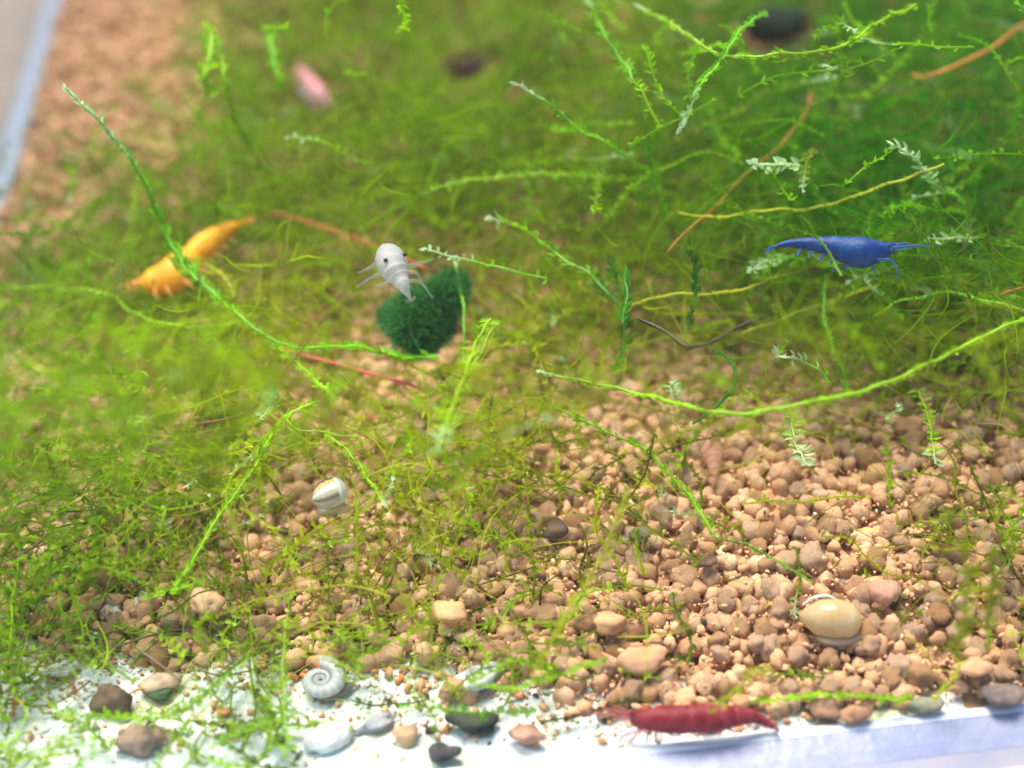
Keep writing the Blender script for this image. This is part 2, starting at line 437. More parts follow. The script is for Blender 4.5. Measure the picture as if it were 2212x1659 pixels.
stone('pebble', 'dark brown angular pebble on the pale floor at the lower left', 'pebble', 243, 1508, 92, 78, .12, (.17, .115, .07), (.09, .065, .04), 19)
stone('pebble', 'pinkish brown pebble with a dark hollow near the lower left edge', 'pebble', 305, 1598, 112, 62, .10, (.40, .27, .2), (.2, .15, .12), 20)
stone('pebble', 'pale tan pebble right above the dark green flake at the lower left', 'pebble', 345, 1474, 92, 36, .10, (.55, .43, .3), (.45, .3, .2), 21)
stone('flake', 'dark green flake under the pale tan pebble at the lower left', 'flake', 346, 1499, 62, 22, .08, (.05, .13, .05), (.03, .06, .03), 22)
stone('charcoal_chip', 'greenish black striped chip left of the red shrimp', 'chip', 1030, 1564, 102, 44, .10, (.07, .085, .06), (.03, .04, .035), 23, rough=.5, bump=.03, bs=8)
stone('charcoal_chip', 'square dark grey chip beside the front rim at the bottom middle', 'chip', 952, 1626, 92, 46, .10, (.10, .09, .09), (.05, .05, .055), 24, rough=.5, bump=.03, bs=8)
stone('charcoal_chip', 'thin grey streaky flake on the pale floor left of the greenish black chip', 'chip', 818, 1562, 118, 26, .06, (.30, .32, .35), (.42, .42, .44), 25, rough=.5, bump=.03, bs=8)
stone('pebble', 'tan orange pebble on the pale floor above the greenish black chip', 'pebble', 978, 1487, 72, 50, .12, (.55, .33, .18), (.45, .28, .16), 26)
stone('pebble', 'reddish tan pebble on the pale floor just left of the red shrimp', 'pebble', 1135, 1585, 76, 48, .12, (.60, .33, .24), (.5, .26, .18), 27)
stone('pebble', 'brown pebble beside the front rim right of the red shrimp tail', 'pebble', 1782, 1528, 68, 54, .14, (.42, .23, .14), (.3, .17, .1), 28)
stone('pebble', 'broad reddish brown pebble by the front rim, right of a darker one', 'pebble', 1852, 1540, 82, 46, .14, (.48, .25, .15), (.34, .18, .11), 29)
stone('pebble', 'large tan pebble with a crumbly top in the lower middle', 'pebble', 975, 1322, 82, 62, .40, (.68, .39, .20), (.56, .31, .16), 30)
stone('pebble', 'tan pebble with a pitted face in the lower left middle', 'pebble', 445, 1300, 72, 62, .42, (.66, .41, .24), (.55, .34, .2), 31)
stone('pebble', 'wide tan pebble low in the right corner above the rim', 'pebble', 2110, 1440, 95, 52, .30, (.68, .38, .21), (.56, .31, .17), 32)
stone('pebble', 'dark grey clump of grit at the right edge above the rim', 'grit clump', 2165, 1500, 110, 60, .16, (.15, .13, .13), (.28, .2, .15), 33)
stone('pebble', 'grey green clump of grit against the rim at the lower right', 'grit clump', 2000, 1525, 90, 42, .12, (.20, .23, .16), (.35, .3, .22), 34)
stone('pebble', 'broad smooth tan pebble left of the flat dark reddish chip', 'pebble', 1315, 1345, 78, 56, .38, (.68, .39, .20), (.56, .31, .16), 35, rough=.16)
stone('pebble', 'large lumpy tan pebble straight above the head of the red shrimp', 'pebble', 1385, 1425, 110, 62, .28, (.68, .39, .21), (.56, .31, .17), 36)
for (u, v, s) in ((1255, 1470, 44), (1450, 1470, 56), (1230, 1495, 50), (1280, 1520, 26)):
    pass
# pale mineral lumps
for (lab, u, v, w_, h_) in (('white mineral lump left of a twin lump at the lower left', 247, 1318, 50, 34), ('larger white mineral lump right of its twin at the lower left', 305, 1310, 76, 40),
                            ('pale white mineral lump near the left edge of the bare floor', 90, 1305, 60, 34), ('pale grey white lump on the bare floor under the left twin lumps', 130, 1440, 56, 46),
                            ('whitish crusty patch lying right of the grey spiral snail', 1050, 1458, 120, 62)):
    stone('mineral_lump', lab, 'lump', u, v, w_, h_, .10, (.72, .75, .74), (.60, .64, .60), int(u) % 17+40, rough=.5)

# ------------------------------------------------------------------ green algae ball
def algae_ball():
    p0 = V(905, 690, 1.6)
    t = empty('algae_ball', 'dark blue green fuzzy algae ball below the white shrimp', 'algae ball', p0)
    k = proj(p0)[2]/FPX
    MB_ = mat('algae_core', (.012, .06, .02), rough=.9, bump=.05, bscale=12)
    MF = mat('algae_hair', attr='tint', rough=.6, transl=.45, transp=.25)
    lob = [(888, 702, .95, 66), (928, 675, 1.0, 66), (898, 668, 1.05, 60), (935, 705, .9, 56), (962, 640, 1.15, 56), (983, 612, 1.2, 38), (912, 735, .8, 46), (850, 685, .9, 40)]
    core = Acc(); hair = Acc()
    for j, (u, v, z, r) in enumerate(lob):
        z += .6; c = V(u, v, z); r = r*k*.86
        v_, f_ = ico(3, 60+j, .2, .1); core.add(v_*2*r*.55+c, f_, (0, 0, 0))
        m = 4600; d = nrm(rng.normal(size=(m, 3))); b = c+d*r*rng.uniform(.35, .85, (m, 1))
        dj = nrm(d+rng.normal(0, .8, (m, 3))); sd_ = nrm(np.cross(dj, rng.normal(size=(m, 3))))
        L_ = r*rng.uniform(.2, .8, (m, 1))
        vv = np.stack([b-sd_*.004, b+sd_*.004, b+dj*L_*.6+sd_*.006, b+dj*L_], 1).reshape(-1, 3)
        o_ = np.arange(m)[:, None, None]*4
        ff = (np.array([[0, 1, 2], [0, 2, 3]])[None]+o_).reshape(-1, 3)
        cc = np.array([.03, .17, .022])*rng.uniform(.25, 2.4, (m, 1))+np.array([.01, .03, .03])*rng.random((m, 1))
        hair.add(vv, ff, np.repeat(cc, 4, 0))
    core.build('core', MB_, t); tag(hair.build('filaments', MF, t, smooth=False), kind='stuff')
algae_ball()

# ------------------------------------------------------------------ shrimps
def shrimp(label, pts, body_r, col, col2=None, flip=1, eye=True, legs=True, ventral=(0, -.55, -.8), antenna=1.0,
           transl=.35, transp=0.0, legcol=None, group=None, leglen=1.0, taillen=1.0, mott=.6, side_flat=.85, eye_off=None, legdir=None, prof_=None, leglist=None, eyes=None, eye_r=.36, feelers=True):
    """pts: spine (u, v, z) from the snout to the tail"""
    C = spline([V(*p) for p in pts], .004)
    L = np.linalg.norm(np.diff(C, axis=0), axis=1).sum()
    n = 72; ii = (np.linspace(0, 1, n)*(len(C)-1)).astype(int)
    C = C[ii]; T = nrm(np.gradient(C, axis=0)); t = np.linspace(0, 1, n)
    ven = nrm(np.array(ventral, float)); ven = nrm(ven-T*(T@ven)[:, None]); lat = np.cross(T, ven)
    root = empty('shrimp', label, 'shrimp', C[n//3], group)
    prof = np.interp(t, [0, .02, .06, .12, .22, .34, .42, .5, .62, .75, .86, .94, 1], [.05, .22, .42, .68, .95, 1, .90, .92, .86, .70, .50, .36, .22])
    if prof_: prof = np.interp(t, *zip(*prof_))
    seg = np.zeros(n); ab = t > .40
    ph = (t[ab]-.40)/.60*6.2 % 1; seg[ab] = .085*(1-ph)**2-.03
    prof = prof*(1+seg); prof[t < .40] *= 1+.02*np.sin(t[t < .40]*30)
    drop = np.interp(t, [0, .15, .4, .7, 1], [.1, .35, .25, .2, .05])       # belly hangs lower
    k = 20; a = np.linspace(0, 2*math.pi, k, endpoint=False)
    ca, sa = np.cos(a), np.sin(a)
    hv = np.where(sa[None] > 0, 1+drop[:, None], 1.0)
    # keel along the back
    keel = 1+.06*np.exp(-((a-1.5*math.pi)/.3)**2)[None]
    ring = C[:, None]+(body_r*prof)[:, None, None]*(ca[None, :, None]*lat[:, None]*side_flat+(sa[None]*hv*keel)[:, :, None]*ven[:, None])
    col = np.array(col, float); col2 = np.array(col2 if col2 is not None else col*.6, float)
    tint = np.zeros((n, k, 3))
    for i in range(n):
        for j in range(k):
            q = noise.noise(Vector(ring[i, j]*9))*.5+.5
            q2 = noise.noise(Vector(ring[i, j]*26))*.5+.5
            w_ = np.clip((q*.65+q2*.35-.36)*3.2, 0, 1)*mott
            e = .5 if (ab[i] and seg[i] > .03) else 0
            w_ = min(1, w_+e)
            tint[i, j] = col*(1-w_)+col2*w_
    acc = Acc()
    i = np.arange(n-1)[:, None]*k; j = np.arange(k)[None]; j2 = (j+1) % k
    f = np.stack([i+j, i+j2, i+k+j2, i+k+j], -1).reshape(-1, 4)
    v = ring.reshape(-1, 3); acc.add(v, f, tint.reshape(-1, 3))
    acc.add(np.vstack([ring[-1], C[-1]]), [[q_, (q_+1) % k, k] for q_ in range(k)], col)
    MBd = mat('shrimp_shell', attr='tint', rough=.34, transl=transl, transp=transp, spec=.45, bump=.012, bscale=24)
    body = acc.build('body', MBd, root)
    lc = np.array(legcol if legcol is not None else col)
    # rostrum
    acc = Acc(); c0 = C[3]-ven[3]*body_r*.25; T0 = T[0]*(1 if feelers else .45)
    tube(acc, spline([c0+T[3]*.05, c0-T0*body_r*.7-ven[0]*body_r*.05, c0-T0*body_r*1.5], .03), np.linspace(.035, .004, len(spline([c0+T[3]*.05, c0-T0*body_r*.7-ven[0]*body_r*.05, c0-T0*body_r*1.5], .03))), col, k=6)
    acc.build('rostrum', MBd, root)
    MLg = mat('shrimp_limb', attr='tint', rough=.35, transl=.5, transp=max(transp*2, .3))
    # tail fan
    for q_ in (-1.1, -.4, .4, 1.1):
        acc = Acc(); d = nrm(T[-1]+lat[-1]*q_*.55+ven[-1]*.12)
        leaves(acc, (C[-1]-T[-1]*.03)[None], d[None], nrm(lat[-1]-d*(lat[-1]@d))[None], body_r*1.35*taillen, body_r*.75, col*.5+lc*.5)
        acc.build('tail_fan', MLg, root)
    if eye:
        ME = mat('shrimp_eye', (.012, .008, .01), rough=.12, coat=.5)
        i0 = 6
        for s in (-1, 1):
            v_, f_ = ico(2, 1, 0, 0); acc = Acc()
            c = C[i0]+lat[i0]*s*body_r*prof[i0]*1.25*side_flat-ven[i0]*body_r*.18
            if eye_off is not None: c = c+np.array(eye_off)
            if eyes is not None: c = V(*eyes[0 if s < 0 else 1])
            acc.add(v_*2*body_r*eye_r*.5+c, f_, (0, 0, 0)); e = acc.build('eye', ME, root)
    # antennae
    for s in ((-1, 1) if feelers else ()):
        for (ln, up) in ((antenna*2.6, -.1), (antenna*1.3, -.5)):
            b = C[2]+lat[2]*s*body_r*.2
            d1 = nrm(-T[0]+lat[0]*s*.25+ven[0]*up)
            d2 = nrm(-T[0]*.9+lat[0]*s*.25+ven[0]*.25)
            cc = spline([b, b+d1*ln*body_r*1.2, b+d1*ln*body_r*2+d2*ln*body_r*.9], .04)
            acc = Acc(); tube(acc, cc, np.linspace(.012, .004, len(cc)), lc, k=4); acc.build('antenna', MLg, root)
        # antennal scale
        acc = Acc(); d = nrm(-T[0]+lat[0]*s*.22+ven[0]*.1)
        leaves(acc, (C[3]+lat[3]*s*body_r*.2)[None], d[None], lat[0][None], body_r*1.5, body_r*.4, lc); acc.build('antenna_scale', MLg, root)
    if legs:
        ld = nrm(np.array(legdir if legdir is not None else ven[n//4], float))
        for lp in (leglist or []):
            cc = spline([V(*q_) for q_ in lp], .02)
            acc = Acc(); tube(acc, cc, np.linspace(.017, .007, len(cc))*body_r/.13, lc, k=5); acc.build('leg', MLg, root)
        for q_ in range(0 if leglist else 5):
            for s in (-1, 1):
                i0 = int(n*(.12+.055*q_)); b = C[i0]+ven[i0]*body_r*prof[i0]*.9+lat[i0]*s*body_r*.35
                fw = nrm(-T[i0])*(.8-.45*q_)
                k1 = b+(ld*.55+fw*.5+lat[i0]*s*.75)*body_r*leglen
                k2 = k1+(ld*.9+fw*.25+lat[i0]*s*.25)*body_r*1.05*leglen
                k3 = k2+(ld*.55-fw*.2)*body_r*.5*leglen
                cc = spline([b, k1, k2, k3], .03)
                acc = Acc(); tube(acc, cc, np.linspace(.026, .008, len(cc))*body_r/.16, lc, k=5); acc.build('leg', MLg, root)
        for q_ in range(4):
            for s in (-1, 1):
                i0 = int(n*(.47+.095*q_)); b = C[i0]+ven[i0]*body_r*prof[i0]*1.0+lat[i0]*s*body_r*.3
                d = nrm(ven[i0]+T[i0]*.5+lat[i0]*s*.2)
                acc = Acc(); leaves(acc, b[None], d[None], T[i0][None], body_r*.75, body_r*.35, lc); acc.build('swimmeret', MLg, root)
    return root

RP = [(0, .30), (.03, .55), (.08, .72), (.2, .9), (.35, 1), (.5, 1), (.62, .9), (.75, .68), (.86, .46), (.94, .33), (1, .22)]
shrimp('deep red shrimp lying along the front rim', [(1362, 1552, .24), (1377, 1553, .26), (1411, 1551, .30), (1461, 1551, .32), (1532, 1549, .32), (1582, 1546, .30), (1620, 1547, .26), (1645, 1555, .20), (1672, 1571, .14)],
       .104, (.25, .005, .018), (.42, .06, .085), ventral=(0, -.7, -.7), legcol=(.64, .20, .22), antenna=1.0, mott=.8, transl=.3, prof_=RP, eyes=[(1364, 1537, .34), (1371, 1549, .38)], eye_r=.34, taillen=.7,
       leglist=[[(1385, 1575, .2), (1358, 1584, .2), (1342, 1594, .12), (1338, 1606, .04)], [(1392, 1575, .25), (1372, 1590, .2), (1360, 1604, .05)], [(1405, 1578, .2), (1398, 1592, .15), (1396, 1605, .04)],
                [(1420, 1578, .2), (1416, 1592, .15), (1420, 1603, .04)], [(1440, 1578, .2), (1450, 1588, .15), (1470, 1590, .08)], [(1455, 1578, .2), (1470, 1584, .15), (1488, 1583, .08)]])
BP = [(0, .30), (.06, .50), (.13, .70), (.24, 1), (.33, 1.02), (.45, .80), (.58, .60), (.72, .42), (.86, .26), (1, .12)]
shrimp('bright blue shrimp among the green moss at the right', [(1930, 537, 2.6), (1905, 539, 2.6), (1878, 541, 2.6), (1846, 541, 2.6), (1805, 532, 2.6), (1765, 527, 2.6), (1725, 525, 2.6), (1697, 527, 2.6), (1672, 534, 2.6)],
       .120, (.0, .030, .21), (.002, .095, .29), ventral=(0, -.6, -.8), legcol=(.06, .20, .55), mott=.7, transl=.12, antenna=.4, prof_=BP, eyes=[(1922, 531, 2.7), (1926, 541, 2.72)], eye_r=.25, taillen=.8,
       leglist=[[(1880, 560, 2.5), (1905, 560, 2.6), (1928, 564, 2.6), (1940, 590, 2.4), (1944, 606, 2.3)], [(1850, 566, 2.5), (1872, 572, 2.5), (1885, 580, 2.4), (1893, 598, 2.3)], [(1842, 566, 2.5), (1836, 574, 2.4), (1828, 584, 2.3)],
                [(1862, 564, 2.3), (1880, 570, 2.3), (1890, 586, 2.2)], [(1835, 565, 2.5), (1820, 578, 2.4), (1795, 584, 2.3)]])
OP = [(0, .30), (.03, .55), (.08, .80), (.2, 1), (.36, .95), (.46, .66), (.56, .80), (.7, .66), (.82, .46), (.92, .30), (1, .14)]
shrimp('orange shrimp behind a moss strand at the left', [(306, 614, 1.4), (335, 604, 1.45), (370, 590, 1.5), (400, 567, 1.5), (425, 541, 1.5), (464, 512, 1.5), (500, 491, 1.45), (522, 482, 1.4)],
       .155, (.95, .42, .006), (.98, .58, .05), ventral=(.2, -.75, -.6), legcol=(.9, .50, .15), mott=.7, transl=.25, antenna=.5, prof_=OP, eyes=[(331, 607, 1.62), (333, 590, 1.3)], eye_r=.22, leglen=.6)
WP = [(0, .30), (.04, .60), (.10, .80), (.22, .98), (.36, 1), (.5, .86), (.64, .62), (.76, .40), (.88, .20), (1, .06)]
shrimp('white shrimp facing up left above the algae ball', [(834, 541, 2.6), (841, 556, 2.6), (850, 577, 2.6), (862, 600, 2.55), (873, 620, 2.5), (882, 638, 2.4), (887, 648, 2.35)],
       .142, (.52, .53, .54), (.72, .71, .72), ventral=tuple(CF), legcol=(.38, .44, .42), mott=.8, transl=.35, transp=.34, side_flat=1.0, antenna=.28, prof_=WP, eyes=[(833, 562, 2.72), (874, 550, 2.72)], eye_r=.30, taillen=.3,
       feelers=False, leglist=[[(812, 570, 2.6), (792, 582, 2.6), (772, 590, 2.5)], [(825, 590, 2.6), (800, 601, 2.5), (768, 622, 2.4)], [(845, 602, 2.6), (830, 613, 2.6), (812, 619, 2.5)],
                [(872, 574, 2.6), (900, 571, 2.6), (938, 559, 2.5)], [(875, 586, 2.6), (900, 590, 2.6), (912, 612, 2.5), (922, 625, 2.4), (935, 645, 2.3)], [(875, 608, 2.6), (898, 606, 2.6), (910, 612, 2.5)]])
shrimp('pink and white blurred shrimp in the upper left part', [(708, 222, 1.1), (690, 198, 1.15), (672, 178, 1.15), (655, 160, 1.1), (640, 140, 1.05)],
       .085, (.85, .30, .32), (.88, .66, .70), ventral=(-.6, -.4, -.5), legcol=(.75, .72, .78), mott=.5, transl=.3, antenna=.4)
shrimp('faint pink transparent shrimp on the pebbles right of the middle', [(1528, 930, .7), (1532, 955, .72), (1538, 980, .72), (1541, 1000, .7), (1543, 1025, .65)],
       .105, (.80, .42, .32), (.85, .55, .42), ventral=(.1, -.1, -1), mott=.4, transl=.3, transp=.45, side_flat=1.1, eye=True, antenna=.8)
shrimp('pale beige pink shrimp sunk in the moss at the left', [(262, 885, .8), (285, 900, .82), (305, 915, .82), (322, 932, .8), (335, 952, .75)],
       .15, (.66, .46, .36), (.72, .60, .50), ventral=(.1, -.5, -.8), mott=.5, transl=.3, transp=.25, eye=False, legs=False, antenna=.4)

# ------------------------------------------------------------------ snails
def spiral_shell(acc, r_out, turns=3.2, flat=.75, col=(.6, .62, .64), stripe=None, seed=0):
    """flat coiled tube, in local xy plane"""
    n = 150; t = np.linspace(0, 1, n); a = t*turns*2*math.pi
    R_ = r_out*.74*np.exp((t-1)*2.3); rad = r_out*.42*np.exp((t-1)*2.3)
    C = np.stack([R_*np.cos(a), R_*np.sin(a), -rad*.15], -1)
    k = 14; b = np.linspace(0, 2*math.pi, k, endpoint=False)
    er = np.stack([np.cos(a), np.sin(a), 0*a], -1); ez = np.array([0, 0, 1.0])
    wob = 1+.035*np.sin(a*16)
    ring = C[:, None]+(rad*wob)[:, None, None]*(np.cos(b)[None, :, None]*er[:, None]+flat*np.sin(b)[None, :, None]*ez)
    i = np.arange(n-1)[:, None]*k; j = np.arange(k)[None]; j2 = (j+1) % k
    f = np.stack([i+j, i+j2, i+k+j2, i+k+j], -1).reshape(-1, 4)
    c = np.zeros((n, k, 3))+np.array(col)
    groove = np.cos(b)[None] < -.55; c = np.where(groove[..., None] & np.ones((n, 1, 1), bool), c*.55, c)
    if stripe is not None:
        mk = (np.abs(b-1.9) < .35) | (np.abs(b-.5) < .22)
        c[:, mk] = stripe
    c *= (1+.12*np.sin(a*16))[:, None, None]
    acc.add(ring.reshape(-1, 3), f, c.reshape(-1, 3))
    acc.add(np.vstack([ring[-1], C[-1]]), [[q_, (q_+1) % k, k] for q_ in range(k)], np.array(col)*.5)
def snail(label, u, v, z, r, rot, col, stripe=None, flat=.75, transp=0.1, foot=None):
    p = V(u, v, z); root = empty('snail', label, 'snail', p)
    acc = Acc(); spiral_shell(acc, r, col=col, stripe=stripe, flat=flat)
    ms = mat('snail_shell', attr='tint', rough=.25, transl=.3, transp=transp, bump=.006, bscale=25)
    Rm = np.array(Matrix.Rotation(rot[2], 3, 'Z')@Matrix.Rotation(rot[1], 3, 'Y')@Matrix.Rotation(rot[0], 3, 'X'))
    acc.v = [x@Rm.T+p for x in acc.v]; acc.build('shell', ms, root)
    if foot == 'none': return root
    acc = Acc(); v_, f_ = ico(3, 5, .1, .02)
    w_ = np.array([r*1.5, r*.55, r*.3]); off = np.array([r*.5, -r*.35, -r*.35])
    acc.add((v_*w_)@np.array(Matrix.Rotation(rot[2], 3, 'Z')).T+p+off, f_, foot or (.4, .35, .3))
    acc.build('foot', mat('snail_foot', attr='tint', rough=.4, transl=.4), root)
    return root
snail('pale grey spiral ramshorn snail lying flat on the pale floor', 692, 1468, .14, .235, (0, 0, .3), (.70, .73, .76), transp=.1)

def dome_snail():
    p = V(712, 1066, .95); root = empty('snail', 'clear snail with dark stripes on the pebbles left of the middle', 'snail', p)
    n, k = 40, 36; t = np.linspace(0, 1, n)
    rr = .165*np.interp(t, [0, .04, .12, .3, .55, .8, .93, 1], [.05, .3, .6, .9, 1, .85, .5, .05]); xs = (t-.5)*.40
    a = np.linspace(0, 2*math.pi, k, endpoint=False)
    ring = np.stack([np.repeat(xs[:, None], k, 1), rr[:, None]*np.cos(a)[None], rr[:, None]*np.sin(a)[None]*(1+.03*np.sin(t*40))[:, None]], -1)
    i = np.arange(n-1)[:, None]*k; j = np.arange(k)[None]; j2 = (j+1) % k
    f = np.stack([i+j, i+j2, i+k+j2, i+k+j], -1).reshape(-1, 4)
    c = np.zeros((n, k, 3))+np.array([.62, .60, .46])
    deg = np.degrees(a)
    for a0, a1, cc_ in ((58, 80, (.03, .035, .03)), (80, 102, (.60, .48, .20)), (102, 130, (.90, .90, .92)), (150, 164, (.25, .20, .18)), (200, 230, (.75, .74, .78))):  # shell bands; the near white one is a glint put into the colour
        mk = (deg >= a0) & (deg < a1); c[:int(n*.72), mk] = cc_
    c[int(n*.72):] = (.74, .76, .74)
    Rm = np.array(Matrix.Rotation(.28, 3, 'Z')@Matrix.Rotation(-.12, 3, 'Y'))
    acc = Acc(); acc.add(ring.reshape(-1, 3)*.86@Rm.T+p, f, c.reshape(-1, 3))
    acc.build('shell', mat('snail_shell_clear', attr='tint', rough=.15, transl=.35, transp=.12, spec=.6), root)
    acc = Acc(); v_, f_ = ico(3, 19, .15, .03); acc.add(v_*np.array([.30, .13, .10])+p+np.array([.02, -.09, -.11]), f_, (.50, .42, .26))
    acc.build('foot', mat('snail_foot_clear', attr='tint', rough=.35, transl=.5, transp=.3), root)
dome_snail()
stone('empty_shell', 'bleached white oval shell near the bottom edge, below the grey spiral snail', 'shell', 712, 1592, 128, 74, .06, (.80, .82, .80), (.55, .56, .55), 71, rough=.10, bump=.02, bs=5)
def egg_snail():
    p = V(1795, 1337, .42); root = empty('snail', 'smooth yellow beige oval snail with a white lip on the tan pebbles', 'snail', p)
    n, k = 40, 28; t = np.linspace(0, 1, n)
    rr = .19*np.interp(t, [0, .03, .1, .3, .55, .8, .92, 1], [.02, .2, .45, .85, 1, .86, .55, .02]); xs = (t-.5)*.56
    a = np.linspace(0, 2*math.pi, k, endpoint=False)
    ring = np.stack([np.repeat(xs[:, None], k, 1), rr[:, None]*np.cos(a)[None]*.95, rr[:, None]*np.sin(a)[None]*(1+.012*np.sin(t*30))[:, None]], -1)
    i = np.arange(n-1)[:, None]*k; j = np.arange(k)[None]; j2 = (j+1) % k
    f = np.stack([i+j, i+j2, i+k+j2, i+k+j], -1).reshape(-1, 4)
    c = np.zeros((n, k, 3))+np.array([.74, .54, .28]); c += (np.sin(t*9)*.05)[:, None, None]
    Rm = np.array(Matrix.Rotation(-.2, 3, 'Z')@Matrix.Rotation(.12, 3, 'Y'))
    acc = Acc(); acc.add(ring.reshape(-1, 3)@Rm.T+p, f, c.reshape(-1, 3))
    acc.build('shell', mat('snail_shell_yellow', attr='tint', rough=.22, transl=.35, var=(.80, .62, .36), vscale=5, mottle=.8), root)
    cc = spline([p+np.array(q_) for q_ in ((-.24, .10, .10), (-.14, .13, .15), (-.02, .12, .17), (.05, .08, .16))], .02)
    acc = Acc(); tube(acc, cc, np.sin(np.linspace(.25, 2.9, len(cc)))*.014, (.85, .85, .88), k=7)
    acc.build('lip', mat('snail_lip', attr='tint', rough=.2), root)
    acc = Acc(); v_, f_ = ico(3, 9, .15, .03); acc.add(v_*np.array([.4, .2, .12])+p+np.array([.07, -.12, -.10]), f_, (.52, .38, .24))
    acc.build('foot', mat('snail_foot_beige', attr='tint', rough=.4, transl=.4), root)
egg_snail()

# ------------------------------------------------------------------ moss strands, one by one
def strand(label, pts, style='scale', col=GREEN, r=.016, L=.10, W=.05, frost=0.0, name='moss_strand', cat='moss', group=None, wob=.012, tipcol=FROST, dens=1.0):
    pts = [(a, b, c+1.5*min(1, max(0, (520-b)/350))) for a, b, c in pts]      # the far strands float higher
    C = spline([V(*p) for p in pts], .03)
    n = len(C); ph = rng.uniform(0, 6, 3)
    t = np.arange(n)[:, None]*.03
    C = C+wob*1.2*np.sin(t*np.array([5.1, 4.3, 6.1])+ph)+.006*np.sin(t*np.array([17., 14., 19.])+ph)
    r, L, W = r*.74, L*.86, W*.80
    root = empty(name, label, cat, C[-1], group)
    stem, leaf = Acc(), Acc()
    strand_geo(stem, leaf, C, style, col, r, L, W, frost, tipcol=tipcol, dens=dens)
    stem.build('stem', MSTEM, root)
    if leaf.v: tag(leaf.build('leaves', MLEAF, root, smooth=False), kind='stuff')
    return root
def root_(label, pts, col, r=.012):
    C = spline([V(*p) for p in pts], .03); n = len(C)
    C = C+.008*np.sin(np.arange(n)[:, None]*.2+np.array([0, 2, 4]))
    acc = Acc(); tube(acc, C, r*(1+.15*np.sin(np.arange(n)*.5))*np.minimum(1, .35+np.minimum(np.arange(n), n-1-np.arange(n))/6), col, k=6)
    o = acc.build('root', MSTEM, origin=tuple(C[n//2])); tag(o, label, 'root'); return o
def zz(pts, z0, z1):
    n = len(pts); return [(u, v, z0+(z1-z0)*i/(n-1)) for i, (u, v) in enumerate(pts)]

strand('long left strand from a frosted tip down past the orange shrimp', zz([(145, 195), (175, 225), (215, 262), (262, 320), (300, 370), (325, 425), (350, 485), (375, 540), (410, 575), (460, 630), (520, 690), (600, 735), (680, 750), (760, 752), (860, 768), (950, 770)], 2.6, 1.5),
       'scale', GREEN*1.1, .022, .14, .06, .22)
strand('curved lime strand that falls from the middle left towards the bottom left', zz([(722, 862), (680, 870), (640, 890), (590, 935), (550, 1000), (510, 1070), (460, 1140), (420, 1200), (375, 1268)], 1.8, 1.0), 'scale', LIME, .018, .10, .05)
strand('short lime strand joining the two left strands', zz([(590, 745), (640, 780), (680, 820), (722, 862)], 1.6, 1.7), 'scale', LIME, .018, .12, .06, .1)
strand('feathery lime strand with a blue white tip in the middle', zz([(938, 978), (950, 950), (965, 915), (985, 860), (1005, 800), (1030, 740), (1062, 690)], 2.7, 2.4), 'pinnate', LIME, .020, .15, .055, .22, dens=1.1)
strand('crisp strand with a yellow green tip right above the middle', zz([(1062, 478), (1085, 482), (1115, 490), (1150, 505), (1190, 540), (1240, 575), (1290, 610), (1335, 655)], 3.3, 2.9), 'dense',
       np.linspace(LIME*1.1, DARK*1.3, 60)[np.linspace(0, 59, len(spline([V(*p) for p in zz([(1062, 478), (1085, 482), (1115, 490), (1150, 505), (1190, 540), (1240, 575), (1290, 610), (1335, 655)], 3.3, 2.9)], .03))).astype(int)], .020, .13, .06, .12)
strand('thin pale strand that starts right of the white shrimp', zz([(912, 538), (960, 553), (1010, 563), (1070, 575), (1130, 590), (1185, 606)], 3.1, 2.9), 'pinnate', GREEN*1.3, .012, .09, .035, .4, dens=1.2)
strand('dark upright sprig with pointed leaves in the centre', zz([(1312, 558), (1330, 600), (1345, 640), (1352, 690), (1347, 750), (1322, 800)], 2.9, 2.0), 'dense', DARK*1.5, .018, .14, .055)
strand('dark sprig branching beside the upright one in the centre', zz([(1352, 590), (1358, 630), (1350, 670), (1345, 700)], 2.8, 2.6), 'scale', DARK*1.7, .016, .14, .055)
strand('thin dark upright sprig right of the centre', zz([(1490, 545), (1502, 600), (1497, 660), (1490, 705)], 2.8, 2.2), 'scale', DARK*1.2, .016, .11, .05)
strand('long bright strand sweeping from a white tip to the right edge', zz([(1163, 800), (1180, 806), (1230, 818), (1300, 830), (1380, 850), (1450, 873), (1530, 888), (1620, 888), (1700, 880), (1780, 868), (1860, 845), (1940, 815), (2020, 780), (2090, 745), (2212, 690), (2300, 640)], 1.9, 2.4),
       'scale', LIME*1.05, .026, .09, .05, .05)
strand('dark green arc that curls down right of the centre', zz([(1545, 755), (1575, 775), (1592, 812), (1585, 845), (1558, 872), (1520, 898), (1495, 912)], 1.9, 1.3), 'scale', DARK*1.7, .020, .07, .04)
strand('upright green strand below the blue shrimp', zz([(1786, 605), (1783, 680), (1793, 745), (1815, 800), (1832, 850)], 1.8, 1.2), 'scale', GREEN*1.2, .030, .10, .06)
strand('short frosted sprig left of the upright green strand', zz([(1680, 765), (1705, 770), (1735, 778), (1765, 800), (1785, 830)], 2.0, 1.6), 'pinnate', GREEN*1.2, .016, .14, .07, .9)
strand('smooth yellow green strand above the blue shrimp', zz([(1475, 462), (1560, 466), (1640, 456), (1750, 450), (1850, 425), (1950, 385), (2040, 350)], 2.2, 2.2), 'scale', OLIVE*1.4, .016, .05, .03)
strand('thin strand rising from the pebbles to below the blue shrimp', zz([(1600, 715), (1660, 700), (1720, 680), (1800, 648), (1870, 620), (1905, 612)], 1.5, 1.7), 'scale', OLIVE*1.3, .014, .05, .03)
strand('thin wavy strand at the right edge below the blue shrimp', zz([(1890, 690), (1930, 655), (1975, 640), (2040, 628), (2090, 640), (2130, 652), (2212, 668), (2260, 668)], 1.8, 2.0), 'scale', GREEN*1.5, .013, .05, .03)
